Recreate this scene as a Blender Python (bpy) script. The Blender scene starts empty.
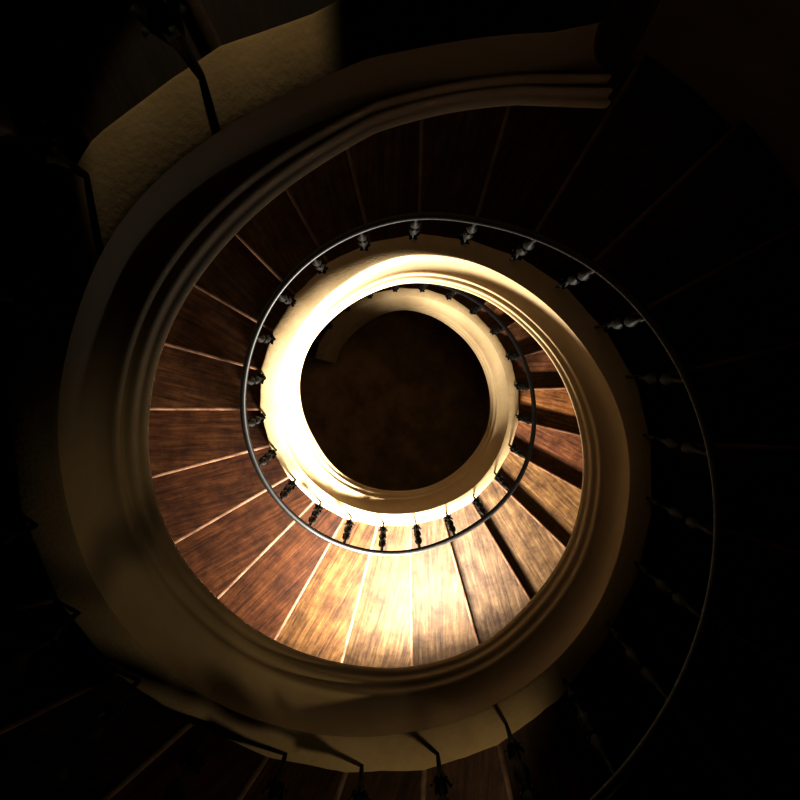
import bpy, bmesh, math, random
from mathutils import Matrix, Vector, noise
random.seed(7)
C = bpy.context.scene.collection
S = 0.95                      # metres per unit of well radius
H = 11.53                     # camera height above the ground floor, in well radii
AX = (0.0, 0.0)               # stair axis
O = (0.22659, -0.53708)       # axis as seen from the camera
D0, SL = 1.58241, 4.482866 / 360.0
TH_FLAT = (1.756 - D0) / SL
TH_TOP, TH_END = -13.25, 793.0
STEP = 15.135
RISE = STEP * SL
TH_R0 = 116.9 - 7 * STEP      # first riser below the landing
WALL_R = 2.86

def depth(t): return 1.756 if t < TH_FLAT else D0 + SL * t
def table(pts, sig):
    xs = [p[0] for p in pts]; ys = [p[1] for p in pts]
    def raw(t):
        if t <= xs[0]: return ys[0]
        if t >= xs[-1]: return ys[-1]
        for i in range(len(xs) - 1):
            if xs[i] <= t <= xs[i + 1]:
                f = (t - xs[i]) / (xs[i + 1] - xs[i] + 1e-9); return ys[i] * (1 - f) + ys[i + 1] * f
    def fn(t):
        a = w = 0.0
        for k in range(-6, 7):
            g = math.exp(-(k / 3.0) ** 2); a += g * raw(t + k * sig / 3.0); w += g
        return a / w
    return fn
RL = table([(-13.2,1.083),(-4,1.057),(4.9,1.043),(11,1.028),(18.2,1.017),(27.2,1.016),(35.6,1.014),(46.5,1.015),(57,1.018),(67.4,1.009),(81.4,1.005),(100,.994),(117,.973),(135,.97),(153.7,.975),(171,1.002),(194.5,1.027),(213.6,1.004),(233.6,1.009),(248,.996),(264,.989),(281.5,.974),(300,.974),(314,.972),(330,.988),(344,.996),(358,1.009),(367,1.015),(383,1.004),(401,1.005),(418,1.019),(436,1.007),(471,.943),(499,.962),(535,.969),(549.6,.985),(570,.996),(589.5,1.006),(606,1.019),(624.5,1.002),(639,.983),(656,.972),(679,.963),(707.5,.992),(722,1.009),(751,.975),(779,.985)], 7)
RU = table([(-13,1.135),(-7,1.113),(-3.3,1.112),(3.6,1.102),(10.7,1.089),(15.5,1.091),(23,1.117),(32,1.143),(40.7,1.171),(48.7,1.183),(57.9,1.174),(70,1.18),(86,1.175),(101,1.183),(146,1.167),(172,1.174),(195.5,1.197),(214,1.212),(228.5,1.208),(249,1.186),(267,1.188),(280,1.175),(289.5,1.156),(301,1.146),(315,1.149),(327,1.156),(342,1.178),(359,1.191),(366,1.199),(387,1.154),(403,1.144),(426,1.15),(438,1.165),(536,1.149),(559.5,1.171),(578,1.205),(596,1.198),(614,1.19),(626,1.18),(700,1.17)], 7)
RC = table([(-13,1.16),(15,1.162),(19,1.175),(30,1.24),(38,1.276),(43,1.293),(123,1.276),(136,1.258),(150.7,1.283),(164,1.304),(180.7,1.35),(195,1.356),(210,1.338),(225,1.312),(244,1.311),(267,1.297),(279.5,1.31),(305,1.288),(322,1.3),(332,1.294),(346,1.298),(359,1.323),(375,1.325),(388,1.333),(398,1.32),(408,1.305),(421,1.302),(438,1.297),(536,1.262),(556.5,1.277),(572,1.3),(584,1.289),(595,1.285),(613,1.293),(627,1.285),(637,1.275),(646,1.28),(659,1.265),(675,1.251),(691,1.265),(706,1.269)], 7)
RR = table([(-13,1.3),(316,1.31),(330,1.292),(347,1.285),(361,1.315),(376,1.312),(391,1.312),(405,1.304),(423,1.284),(436,1.276),(535.6,1.306),(561.5,1.29),(580,1.31),(596,1.322),(610,1.309),(629,1.285)], 9)
RU_raw = RU
def RU(t): return RU_raw(t) * (depth(t) - .345) / (depth(t) - .302)
H2, H3, HR = 0.345, 0.367, 1.256
def P(t, r, z):               # t: turn angle downwards, r, z in well radii (z above the floor)
    a = math.radians(t)
    return Vector((-math.sin(a) * r * S, math.cos(a) * r * S, z * S))

# ------------------------------------------------------------------ helpers
def link(name, me, mat=None, parent=None):
    o = bpy.data.objects.new(name, me)
    if mat and me is not None and len(me.materials) == 0: me.materials.append(mat)
    C.objects.link(o)
    if parent: o.parent = parent
    return o
def mesh(name, verts, faces, smooth=True, recalc=True):
    bm = bmesh.new()
    vs = [bm.verts.new(v) for v in verts]
    for f in faces:
        try: bm.faces.new([vs[i] for i in f])
        except ValueError: pass
    if recalc: bmesh.ops.recalc_face_normals(bm, faces=bm.faces)
    me = bpy.data.meshes.new(name); bm.to_mesh(me); bm.free()
    for p in me.polygons: p.use_smooth = smooth
    return me
def sweep(name, rings, closed=True, caps=True, smooth=True):
    n = len(rings[0]); v = [p for r in rings for p in r]; f = []
    m = n if closed else n - 1
    for i in range(len(rings) - 1):
        for j in range(m):
            k = (j + 1) % n
            f.append((i*n + j, i*n + k, (i+1)*n + k, (i+1)*n + j))
    if closed and caps:
        f.append(tuple(range(n))); f.append(tuple((len(rings)-1)*n + j for j in range(n)))
    return mesh(name, v, f, smooth)
def sharp(me, deg=35):
    me.set_sharp_from_angle(angle=math.radians(deg))
    return me
def thing(name, label, cat, loc=(0,0,0), group=None):
    o = bpy.data.objects.new(name, None); C.objects.link(o); o.location = loc
    o['label'] = label; o['category'] = cat
    if group: o['group'] = group
    return o

# ------------------------------------------------------------------ materials
def new_mat(name):
    m = bpy.data.materials.new(name); m.use_nodes = True
    nt = m.node_tree; return m, nt, nt.nodes['Principled BSDF']
def N(nt, typ, **kw):
    n = nt.nodes.new(typ)
    for k, v in kw.items():
        if k.startswith('i_'): n.inputs[k[2:].replace('_', ' ')].default_value = v
        else: setattr(n, k, v)
    return n
def ramp(nt, stops):
    r = nt.nodes.new('ShaderNodeValToRGB'); e = r.color_ramp.elements
    while len(e) < len(stops): e.new(0.5)
    for el, (p, c) in zip(e, stops): el.position = p; el.color = (*c, 1)
    return r
def plaster(name, c1, c2, scale=3.0, bump=0.15, rough=0.85):
    m, nt, b = new_mat(name); L = nt.links
    tc = N(nt, 'ShaderNodeTexCoord')
    n1 = N(nt, 'ShaderNodeTexNoise', i_Scale=scale, i_Detail=8.0, i_Roughness=0.65); L.new(tc.outputs['Object'], n1.inputs['Vector'])
    r = ramp(nt, [(0.32, c1), (0.68, c2)]); L.new(n1.outputs['Fac'], r.inputs['Fac']); L.new(r.outputs['Color'], b.inputs['Base Color'])
    n2 = N(nt, 'ShaderNodeTexNoise', i_Scale=scale * 14, i_Detail=6.0); L.new(tc.outputs['Object'], n2.inputs['Vector'])
    bp = N(nt, 'ShaderNodeBump', i_Strength=bump, i_Distance=0.01); L.new(n2.outputs['Fac'], bp.inputs['Height']); L.new(bp.outputs['Normal'], b.inputs['Normal'])
    b.inputs['Roughness'].default_value = rough
    b.inputs['Specular IOR Level'].default_value = 0.2
    return m
M_FACE = plaster('moulded_plaster', (.63,.475,.28), (.73,.575,.36), 2.5, .08, .7)
M_CAP = plaster('worn_stone', (.52,.39,.22), (.66,.51,.31), 5.0, .2)
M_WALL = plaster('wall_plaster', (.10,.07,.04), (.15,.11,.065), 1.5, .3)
M_FLOOR = plaster('dark_flagstone', (.20,.12,.065), (.62,.38,.20), 2.2, .4)
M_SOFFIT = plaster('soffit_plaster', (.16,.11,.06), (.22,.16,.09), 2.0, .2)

def wood(name, dark, mid, light):
    m, nt, b = new_mat(name); L = nt.links
    tc = N(nt, 'ShaderNodeTexCoord'); oi = N(nt, 'ShaderNodeObjectInfo')
    off = N(nt, 'ShaderNodeVectorMath', operation='MULTIPLY'); off.inputs[1].default_value = (17.0, 9.0, 5.0)
    cb = N(nt, 'ShaderNodeCombineXYZ')
    for i in range(3): L.new(oi.outputs['Random'], cb.inputs[i])
    L.new(cb.outputs[0], off.inputs[0])
    ad = N(nt, 'ShaderNodeVectorMath', operation='ADD'); L.new(tc.outputs['Object'], ad.inputs[0]); L.new(off.outputs[0], ad.inputs[1])
    mp = N(nt, 'ShaderNodeMapping'); mp.inputs['Scale'].default_value = (22.0, 1.4, 8.0); L.new(ad.outputs[0], mp.inputs['Vector'])
    warp = N(nt, 'ShaderNodeTexNoise', i_Scale=2.2, i_Detail=3.0); L.new(ad.outputs[0], warp.inputs['Vector'])
    mx = N(nt, 'ShaderNodeVectorMath', operation='MULTIPLY_ADD'); mx.inputs[1].default_value = (.7, .4, .4)
    L.new(warp.outputs['Color'], mx.inputs[0]); L.new(mp.outputs[0], mx.inputs[2])
    g = N(nt, 'ShaderNodeTexNoise', i_Scale=1.6, i_Detail=9.0, i_Roughness=0.72); L.new(mx.outputs[0], g.inputs['Vector'])
    r = ramp(nt, [(0.30, dark), (0.50, mid), (0.72, light)]); L.new(g.outputs['Fac'], r.inputs['Fac'])
    w = N(nt, 'ShaderNodeTexNoise', i_Scale=5.0, i_Detail=5.0, i_Roughness=.7); L.new(ad.outputs[0], w.inputs['Vector'])
    r2 = ramp(nt, [(0.34, (.50,.42,.36)), (0.62, (1.2,1.2,1.2))]); L.new(w.outputs['Fac'], r2.inputs['Fac'])
    m1 = N(nt, 'ShaderNodeMix', data_type='RGBA', blend_type='MULTIPLY'); m1.inputs['Factor'].default_value = 1.0
    L.new(r.outputs['Color'], m1.inputs['A']); L.new(r2.outputs['Color'], m1.inputs['B'])
    m2 = N(nt, 'ShaderNodeMix', data_type='RGBA', blend_type='MULTIPLY'); m2.inputs['Factor'].default_value = 1.0
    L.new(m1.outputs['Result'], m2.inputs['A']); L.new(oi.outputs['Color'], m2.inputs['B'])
    L.new(m2.outputs['Result'], b.inputs['Base Color'])
    bp = N(nt, 'ShaderNodeBump', i_Strength=.35, i_Distance=0.006); L.new(g.outputs['Fac'], bp.inputs['Height']); L.new(bp.outputs['Normal'], b.inputs['Normal'])
    b.inputs['Roughness'].default_value = .62; b.inputs['Specular IOR Level'].default_value = .3
    return m
M_WOOD = wood('worn_oak', (.050,.018,.006), (.21,.088,.030), (.40,.20,.078))
M_NOSE = wood('rubbed_oak_edge', (.30,.15,.08), (.48,.28,.17), (.62,.41,.28))
def metal(name, col, rough, met=1.0):
    m, nt, b = new_mat(name); L = nt.links
    tc = N(nt, 'ShaderNodeTexCoord'); n = N(nt, 'ShaderNodeTexNoise', i_Scale=25.0, i_Detail=4.0); L.new(tc.outputs['Object'], n.inputs['Vector'])
    r = ramp(nt, [(.3, tuple(c * .6 for c in col)), (.7, col)]); L.new(n.outputs['Fac'], r.inputs['Fac']); L.new(r.outputs['Color'], b.inputs['Base Color'])
    b.inputs['Metallic'].default_value = met; b.inputs['Roughness'].default_value = rough
    return m
M_RAIL = metal('polished_iron_rail', (.036,.034,.032), .45, .35)
M_IRON = metal('black_cast_iron', (.014,.013,.012), .6, .2)
M_IRON.node_tree.nodes['Principled BSDF'].inputs['Specular IOR Level'].default_value = .22

# ------------------------------------------------------------------ setting
def struct(name, me, mat):
    o = link(name, me, mat); o['kind'] = 'structure'; return o
nseg = 96; ZT = H + 2.4
ring = lambda z, r: [P(360.0 * i / nseg, r, z) for i in range(nseg)]
wv = ring(0, WALL_R) + ring(ZT, WALL_R)
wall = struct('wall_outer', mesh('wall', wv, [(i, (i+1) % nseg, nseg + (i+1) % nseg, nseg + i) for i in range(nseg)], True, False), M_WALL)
struct('floor', mesh('floor', ring(0, WALL_R) + ring(-.15, WALL_R), [tuple(range(nseg)), tuple(range(2*nseg-1, nseg-1, -1))] + [(i, (i+1) % nseg, nseg + (i+1) % nseg, nseg + i) for i in range(nseg)], False), M_FLOOR)
struct('ceiling', mesh('ceiling', ring(ZT, WALL_R) + ring(ZT + .15, WALL_R), [tuple(range(nseg)), tuple(range(2*nseg-1, nseg-1, -1))] + [(i, (i+1) % nseg, nseg + (i+1) % nseg, nseg + i) for i in range(nseg)], False), M_WALL)

# ------------------------------------------------------------------ staircase
stair = thing('spiral_staircase', 'winding staircase of worn wooden treads round an open well with a moulded cream inner string', 'staircase')
PROF = [(.16,-.04),(.06,-.035),(0,0),(-.012,.05),(-.008,.10),(.02,.145),(.065,.17),(.10,.185),(.118,.225),(.122,.265),
        (.115,.30),(.12,.335),(.15,.365),(.20,.385),(.25,.39),(.29,.41),(.305,.455),(.305,.50),(.315,.54),(.35,.565),(.40,.575),(.45,.58),
        (.52,.60),(.62,.628),(.72,.67),(.81,.73),(.89,.81),(.95,.90),(.985,.96),(1.0,1.0)]
PROF = [(a, b * .875 if b <= .6 else .525 + (b - .6) / .4 * .475) for a, b in PROF]
def poly_r(t):                # the outer edge of the cap runs straight from riser to riser
    u = (t - TH_R0) % STEP - STEP / 2
    return RC(t) * math.cos(math.radians(STEP / 2)) / math.cos(math.radians(u)) * 1.004 if t > TH_R0 else RC(t)
FR = []; t = TH_TOP
sub = 9
while t < TH_R0 - .01:
    if t > -4: FR.append(t)
    t += (TH_R0 - TH_TOP) / 12
t = TH_R0
while t < TH_END: FR.append(t); t += STEP / sub
FR.append(TH_END)
DIR = Vector((.44, .90, 0)).normalized()           # edge of the landing that leaves the well
CORN_A = P(TH_TOP, RL(TH_TOP), 0)
def face_ring(t):
    zl = H - depth(t); rl, ru, rc = RL(t), RU(t), poly_r(t)
    pts = [P(t, rl + (ru - rl) * a, zl + H2 * b) for a, b in PROF]
    pts += [P(t, rc - .012, zl + H3 - .025), P(t, rc - .012, zl - .02)]
    return pts
def cap_ring(t):
    zl = H - depth(t); ru, rc = RU(t), poly_r(t) + .003 * noise.noise((t * .31, 3.1, 0)) + .003 * noise.noise((t * 1.3, 9.1, 0))
    return [P(t, ru + .002, zl + H2 - .012), P(t, ru - .003, zl + H2 + .004), P(t, ru + .01, zl + H2 + .012),
            P(t, rc - .01, zl + H3), P(t, rc, zl + H3 - .006), P(t, rc, zl + H3 - .03), P(t, rc - .02, zl + H3 - .03)]
CDIR = Vector((-.89, .45, 0)).normalized()
RADV = P(TH_TOP, 1, 0).normalized()
def miter(ra, sd):            # the point ra behind the arc and sd behind the straight edge
    det = RADV.x * CDIR.y - RADV.y * CDIR.x
    return Vector(((ra * CDIR.y - sd * RADV.y) / det, (RADV.x * sd - CDIR.x * ra) / det, 0)) * S
def corner_ring(s):
    zl = H - depth(TH_TOP)
    ru = RU(TH_TOP) - RL(TH_TOP); rc = RC(TH_TOP) - RL(TH_TOP); w = .115; cw = .18
    def q(f, z):              # f 0..1 from the lower edge to the upper one, 1..2 on to the outer edge of the cap
        ra, sd = (ru * f, w * f) if f <= 1 else (ru + (rc - ru) * (f - 1), w + (cw - w) * (f - 1))
        o = miter(ra, sd) if s == 0 else CDIR * (sd * S)
        return CORN_A + DIR * s + o + Vector((0, 0, (zl + z) * S))
    f = [q(a, H2 * b) for a, b in PROF] + [q(1.9, H3 - .025), q(1.9, -.02)]
    c = [q(1.02, H2-.012), q(.97, H2+.004), q(1.1, H2+.012), q(1.9, H3), q(2, H3-.006), q(2, H3-.03), q(1.85, H3-.03)]
    return f, c
e1, e0 = corner_ring(2.2), corner_ring(0)
rings = [e1[0], e0[0]] + [face_ring(t) for t in FR]
crings = [e1[1], e0[1]] + [cap_ring(t) for t in FR]
link('string', sharp(sweep('string', rings), 50), M_FACE, stair)
cp = link('string_cap', sharp(sweep('string_cap', crings), 40), M_CAP, stair)
cp['label'] = 'rough pale stone top of the string where the balusters stand'
# soffit under the treads
sr = []
for t in FR:
    if t < TH_R0: continue
    zl = max(H - depth(t), .06)
    rc = poly_r(t) - .03
    sr.append([P(t, rc, zl), P(t, WALL_R - .004, zl), P(t, WALL_R - .004, zl + .05), P(t, rc, zl + .05)])
link('soffit', sharp(sweep('soffit', sr)), M_SOFFIT, stair)

# treads: one mesh for the board and riser, one for the rounded nosing
TW = math.radians(STEP)
def tread_mesh(ri):
    bm = bmesh.new()
    r0, r1 = ri * S, (WALL_R - .004) * S
    na, nr = 5, 10
    top = {}
    ov = .0
    def pt(r, f, z):
        a = f * TW
        return bm.verts.new((-math.sin(a) * r, math.cos(a) * r, z))
    # closed wedge: board
    th = .05 * S; rise = RISE * S
    A = [[pt(r0 + (r1 - r0) * i / nr, j / na, 0) for j in range(na + 1)] for i in range(nr + 1)]
    B = [[pt(r0 + (r1 - r0) * i / nr, j / na, -th) for j in range(na + 1)] for i in range(nr + 1)]
    for i in range(nr):
        for j in range(na):
            bm.faces.new((A[i][j], A[i+1][j], A[i+1][j+1], A[i][j+1])); bm.faces.new((B[i][j], B[i][j+1], B[i+1][j+1], B[i+1][j]))
        bm.faces.new((A[i][0], B[i][0], B[i+1][0], A[i+1][0])); bm.faces.new((A[i][na], A[i+1][na], B[i+1][na], B[i][na]))
    for j in range(na):
        bm.faces.new((A[0][j], A[0][j+1], B[0][j+1], B[0][j])); bm.faces.new((A[nr][j], B[nr][j], B[nr][j+1], A[nr][j+1]))
    # riser below the front edge
    def q(r, f, dz, back): 
        a = f * TW; p = Vector((-math.sin(a) * r, math.cos(a) * r, dz)); tan = Vector((-math.cos(a), -math.sin(a), 0)); return bm.verts.new(p - tan * back)
    a0, a1 = q(r0, 1, -th, .012), q(r1, 1, -th, .012); b0, b1 = q(r0, 1, -rise - .004, .012), q(r1, 1, -rise - .004, .012)
    c0, c1 = q(r0, 1, -th, .036), q(r1, 1, -th, .036); d0, d1 = q(r0, 1, -rise - .004, .036), q(r1, 1, -rise - .004, .036)
    for f in ((a0, b0, b1, a1), (c0, c1, d1, d0), (a0, a1, c1, c0), (b0, d0, d1, b1), (a0, c0, d0, b0), (a1, b1, d1, c1)): bm.faces.new(f)
    bmesh.ops.recalc_face_normals(bm, faces=bm.faces)
    me = bpy.data.meshes.new('tread'); bm.to_mesh(me); bm.free()
    return me
def nosing_mesh(ri):
    r0, r1 = ri * S, (WALL_R - .004) * S; rings = []
    a = TW; tan = Vector((-math.cos(a), -math.sin(a), 0)); rad = Vector((-math.sin(a), math.cos(a), 0))
    rn = .021
    for i in range(9):
        r = r0 + (r1 - r0) * i / 8
        c = rad * r + Vector((0, 0, -rn + .0005))
        pr = [c + tan * (-.004) + Vector((0, 0, rn))]
        for k in range(9):
            ph = math.pi / 2 - math.pi * k / 8
            pr.append(c + tan * (rn * math.cos(ph)) + Vector((0, 0, rn * math.sin(ph))))
        pr.append(c + tan * (-.004) + Vector((0, 0, -rn)))
        rings.append(pr)
    return sharp(sweep('nosing', rings), 60)
TM, NM = tread_mesh(1.238), nosing_mesh(1.238)
TM0, NM0, TM1, NM1 = tread_mesh(1.16), nosing_mesh(1.16), tread_mesh(1.195), nosing_mesh(1.195)
for m_ in (TM, TM0, TM1): m_.materials.append(M_WOOD)
for m_ in (NM, NM0, NM1): m_.materials.append(M_NOSE)
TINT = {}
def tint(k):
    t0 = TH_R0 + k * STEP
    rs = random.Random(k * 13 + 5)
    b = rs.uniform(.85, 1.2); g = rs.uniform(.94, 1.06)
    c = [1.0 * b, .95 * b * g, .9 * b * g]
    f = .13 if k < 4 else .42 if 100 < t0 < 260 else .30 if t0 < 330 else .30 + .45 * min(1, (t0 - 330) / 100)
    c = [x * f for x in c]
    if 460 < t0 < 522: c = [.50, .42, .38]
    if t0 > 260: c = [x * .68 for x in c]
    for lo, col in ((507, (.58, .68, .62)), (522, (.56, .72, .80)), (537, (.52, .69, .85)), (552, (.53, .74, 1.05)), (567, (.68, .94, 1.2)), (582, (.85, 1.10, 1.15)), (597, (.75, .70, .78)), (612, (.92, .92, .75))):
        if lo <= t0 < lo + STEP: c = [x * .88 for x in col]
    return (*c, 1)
nsteps = int((TH_END - TH_R0) / STEP)
for k in range(nsteps):
    t0 = TH_R0 + k * STEP
    zt = H - depth(t0 + STEP) + H3 - .05
    o = link('tread', (TM0, TM1)[k] if k < 2 else TM, None, stair)
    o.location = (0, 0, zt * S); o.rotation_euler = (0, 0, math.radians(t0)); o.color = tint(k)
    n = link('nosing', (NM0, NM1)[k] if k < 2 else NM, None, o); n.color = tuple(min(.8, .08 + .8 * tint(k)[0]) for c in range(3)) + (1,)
# landing
lv = []
zl = (H - 1.756 + H3 - .03) * S
outer = []
angs = [TH_R0 + (-27 - TH_R0) * i / 10 for i in range(11)]
inner = [P(TH_R0 + (-4 - TH_R0) * i / 10, RC(TH_R0 + (-4 - TH_R0) * i / 10) - .03, 0) for i in range(11)]
inner.append(CORN_A + miter(RC(TH_TOP) - RL(TH_TOP) - .02, .16))
tip = inner[-1] + DIR * (1.55 * S)
ang_tip = math.degrees(math.atan2(-tip.x, tip.y))
outer = [P(TH_R0 + (ang_tip - TH_R0) * i / 10, WALL_R - .004, 0) for i in range(11)]
poly = inner + [tip] + outer[::-1]
v = [(p.x, p.y, zl) for p in poly] + [(p.x, p.y, zl - .2) for p in poly]; n = len(poly)
lm = mesh('landing', v, [tuple(range(n)), tuple(range(2*n-1, n-1, -1))] + [(i, (i+1) % n, n + (i+1) % n, n + i) for i in range(n)], False)
link('landing', lm, M_CAP, stair)

# ------------------------------------------------------------------ railing
rail = thing('stair_railing', 'dark iron handrail on ornate cast balusters following the inner edge of the stairs', 'railing')
def rail_ring(t):
    z = H - depth(t) + HR; r = RR(t); w, h = .0205 / S, .016 / S
    return [P(t, r + dx * w, z + dz * h) for dx, dz in ((-1,-.9),(-1.05,0),(-.8,.6),(-.35,.95),(.35,.95),(.8,.6),(1.05,0),(1,-.9))]
rr = []; t = TH_TOP
while t < TH_END - 4: rr.append(rail_ring(t)); t += 2.5
link('handrail', sharp(sweep('handrail', rr), 60), M_RAIL, rail)
BH = (HR - H3) * S
prof = [(.007,-.02),(.009,.04),(.010,.10),(.012,.15),(.018,.18),(.024,.21),(.022,.25),(.014,.29),(.011,.34),(.014,.38),(.028,.42),(.034,.47),(.030,.51),(.017,.55),(.011,.58),
        (.014,.62),(.027,.66),(.033,.71),(.028,.75),(.016,.79),(.010,.82),(.010,.86),(.014,.88),(.010,.90),(.009,1.0)]
ns = 10
br = [[Vector((r * math.cos(2*math.pi*j/ns), r * math.sin(2*math.pi*j/ns), z * BH)) for j in range(ns)] for r, z in prof]
BM_ = sharp(sweep('baluster', br), 50); BM_.materials.append(M_IRON)
def leaf_mesh(zc, n, ln, wd, up):
    v = []; f = []
    for k in range(n):
        a = 2 * math.pi * k / n; R = Matrix.Rotation(a, 3, 'Z'); b = len(v)
        for s, (out, zz, w) in enumerate(((.008, 0, .5), (.5, .35, 1.0), (.85, .8, .8), (1.15, .75, .25))):
            for sd in (-1, 0, 1):
                v.append(R @ Vector((.006 + out * ln, sd * w * wd, zc + zz * up - (.004 if sd else 0))))
        for s in range(3):
            for c in range(2):
                i = b + s * 3 + c; f.append((i, i + 1, i + 4, i + 3))
    return mesh('leaf_collar', v, f, True, False)
L1 = leaf_mesh(.17 * BH, 6, .034, .013, .12); L2 = leaf_mesh(.56 * BH, 6, .024, .010, .07)
L1.materials.append(M_IRON); L2.materials.append(M_IRON)
for k in range(0, nsteps):
    t = TH_R0 + k * STEP + 2.8
    r = min(RR(t) - .02, poly_r(t) - .03)
    b = link('baluster', BM_, None, rail)
    p = P(t, r, H - depth(t) + H3 - (RR(t) - r) * 0)
    b.location = p
    top = P(t, RR(t), H - depth(t) + HR)
    b.rotation_euler = Vector((0, 0, 1)).rotation_difference(top - p).to_euler()
    for lm_ in (L1, L2): link('leaf_collar', lm_, None, b)

# ------------------------------------------------------------------ light
def area(name, pos, target, energy, sx, sy, col, spread=180):
    l = bpy.data.lights.new(name, 'AREA'); l.shape = 'RECTANGLE'; l.size = sx; l.size_y = sy; l.energy = energy; l.color = col; l.spread = math.radians(spread)
    o = bpy.data.objects.new(name, l); C.objects.link(o); o.location = pos
    o.rotation_euler = (target - pos).to_track_quat('-Z', 'Y').to_euler(); return o
def spot(name, pos, target, energy, deg, blend, col, rad=.05):
    l = bpy.data.lights.new(name, 'SPOT'); l.energy = energy; l.spot_size = math.radians(deg); l.spot_blend = blend; l.color = col; l.shadow_soft_size = rad
    o = bpy.data.objects.new(name, l); C.objects.link(o); o.location = pos
    o.rotation_euler = (target - pos).to_track_quat('-Z', 'Y').to_euler(); return o
area('window_light', P(187, 2.8, H - 6.6), P(475, .4, H - 7.75), 660, .70, .62, (1, .95, .86), 151)
spot('upper_window_light', P(203, 2.75, H - 2.55), P(170, 1.26, H - 3.25), 30, 62, .4, (1, .80, .46), .08)
spot('landing_light', P(21, 2.45, H - .3), P(28.5, 1.21, H - 1.6), 24, 20, .2, (1, .82, .50), .03)
# the window in the wall that the light comes through
wz, wa = H - 6.6, 187
fr = []
for x0, x1, z0, z1 in ((-.45,-.38,-.42,.42),(.38,.45,-.42,.42),(-.45,.45,.35,.42),(-.45,.45,-.42,-.35)):
    fr.append((x0, x1, z0, z1))
fv, ff = [], []
for x0, x1, z0, z1 in fr:
    b = len(fv)
    for rr_ in (2.78, 2.855):
        for x, z in ((x0,z0),(x1,z0),(x1,z1),(x0,z1)):
            fv.append(P(wa + math.degrees(x / rr_), rr_, wz + z))
    ff += [tuple(b + i for i in q) for q in ((0,1,2,3),(4,7,6,5),(0,4,5,1),(1,5,6,2),(2,6,7,3),(3,7,4,0))]
struct('window_1', mesh('window_frame', fv, ff, False), M_WOOD)
w = bpy.data.worlds.new('world'); bpy.context.scene.world = w; w.use_nodes = True
w.node_tree.nodes['Background'].inputs[0].default_value = (.02, .018, .015, 1); w.node_tree.nodes['Background'].inputs[1].default_value = .02

# ------------------------------------------------------------------ camera
cd = bpy.data.cameras.new('camera'); cam = bpy.data.objects.new('camera', cd); C.objects.link(cam)
cd.sensor_width = 36; cd.lens = 36; cd.clip_start = .02; cd.clip_end = 100
M = (Matrix.Rotation(.017726, 4, 'Y') @ Matrix.Rotation(.067519, 4, 'X')).inverted()
M.translation = Vector((-O[0] * S, -O[1] * S, H * S)); cam.matrix_world = M
sc = bpy.context.scene; sc.camera = cam
sc.view_settings.view_transform = 'Standard'; sc.view_settings.look = 'None'; sc.view_settings.exposure = .25; sc.view_settings.gamma = .77
sc.cycles.max_bounces = 10; sc.cycles.diffuse_bounces = 6
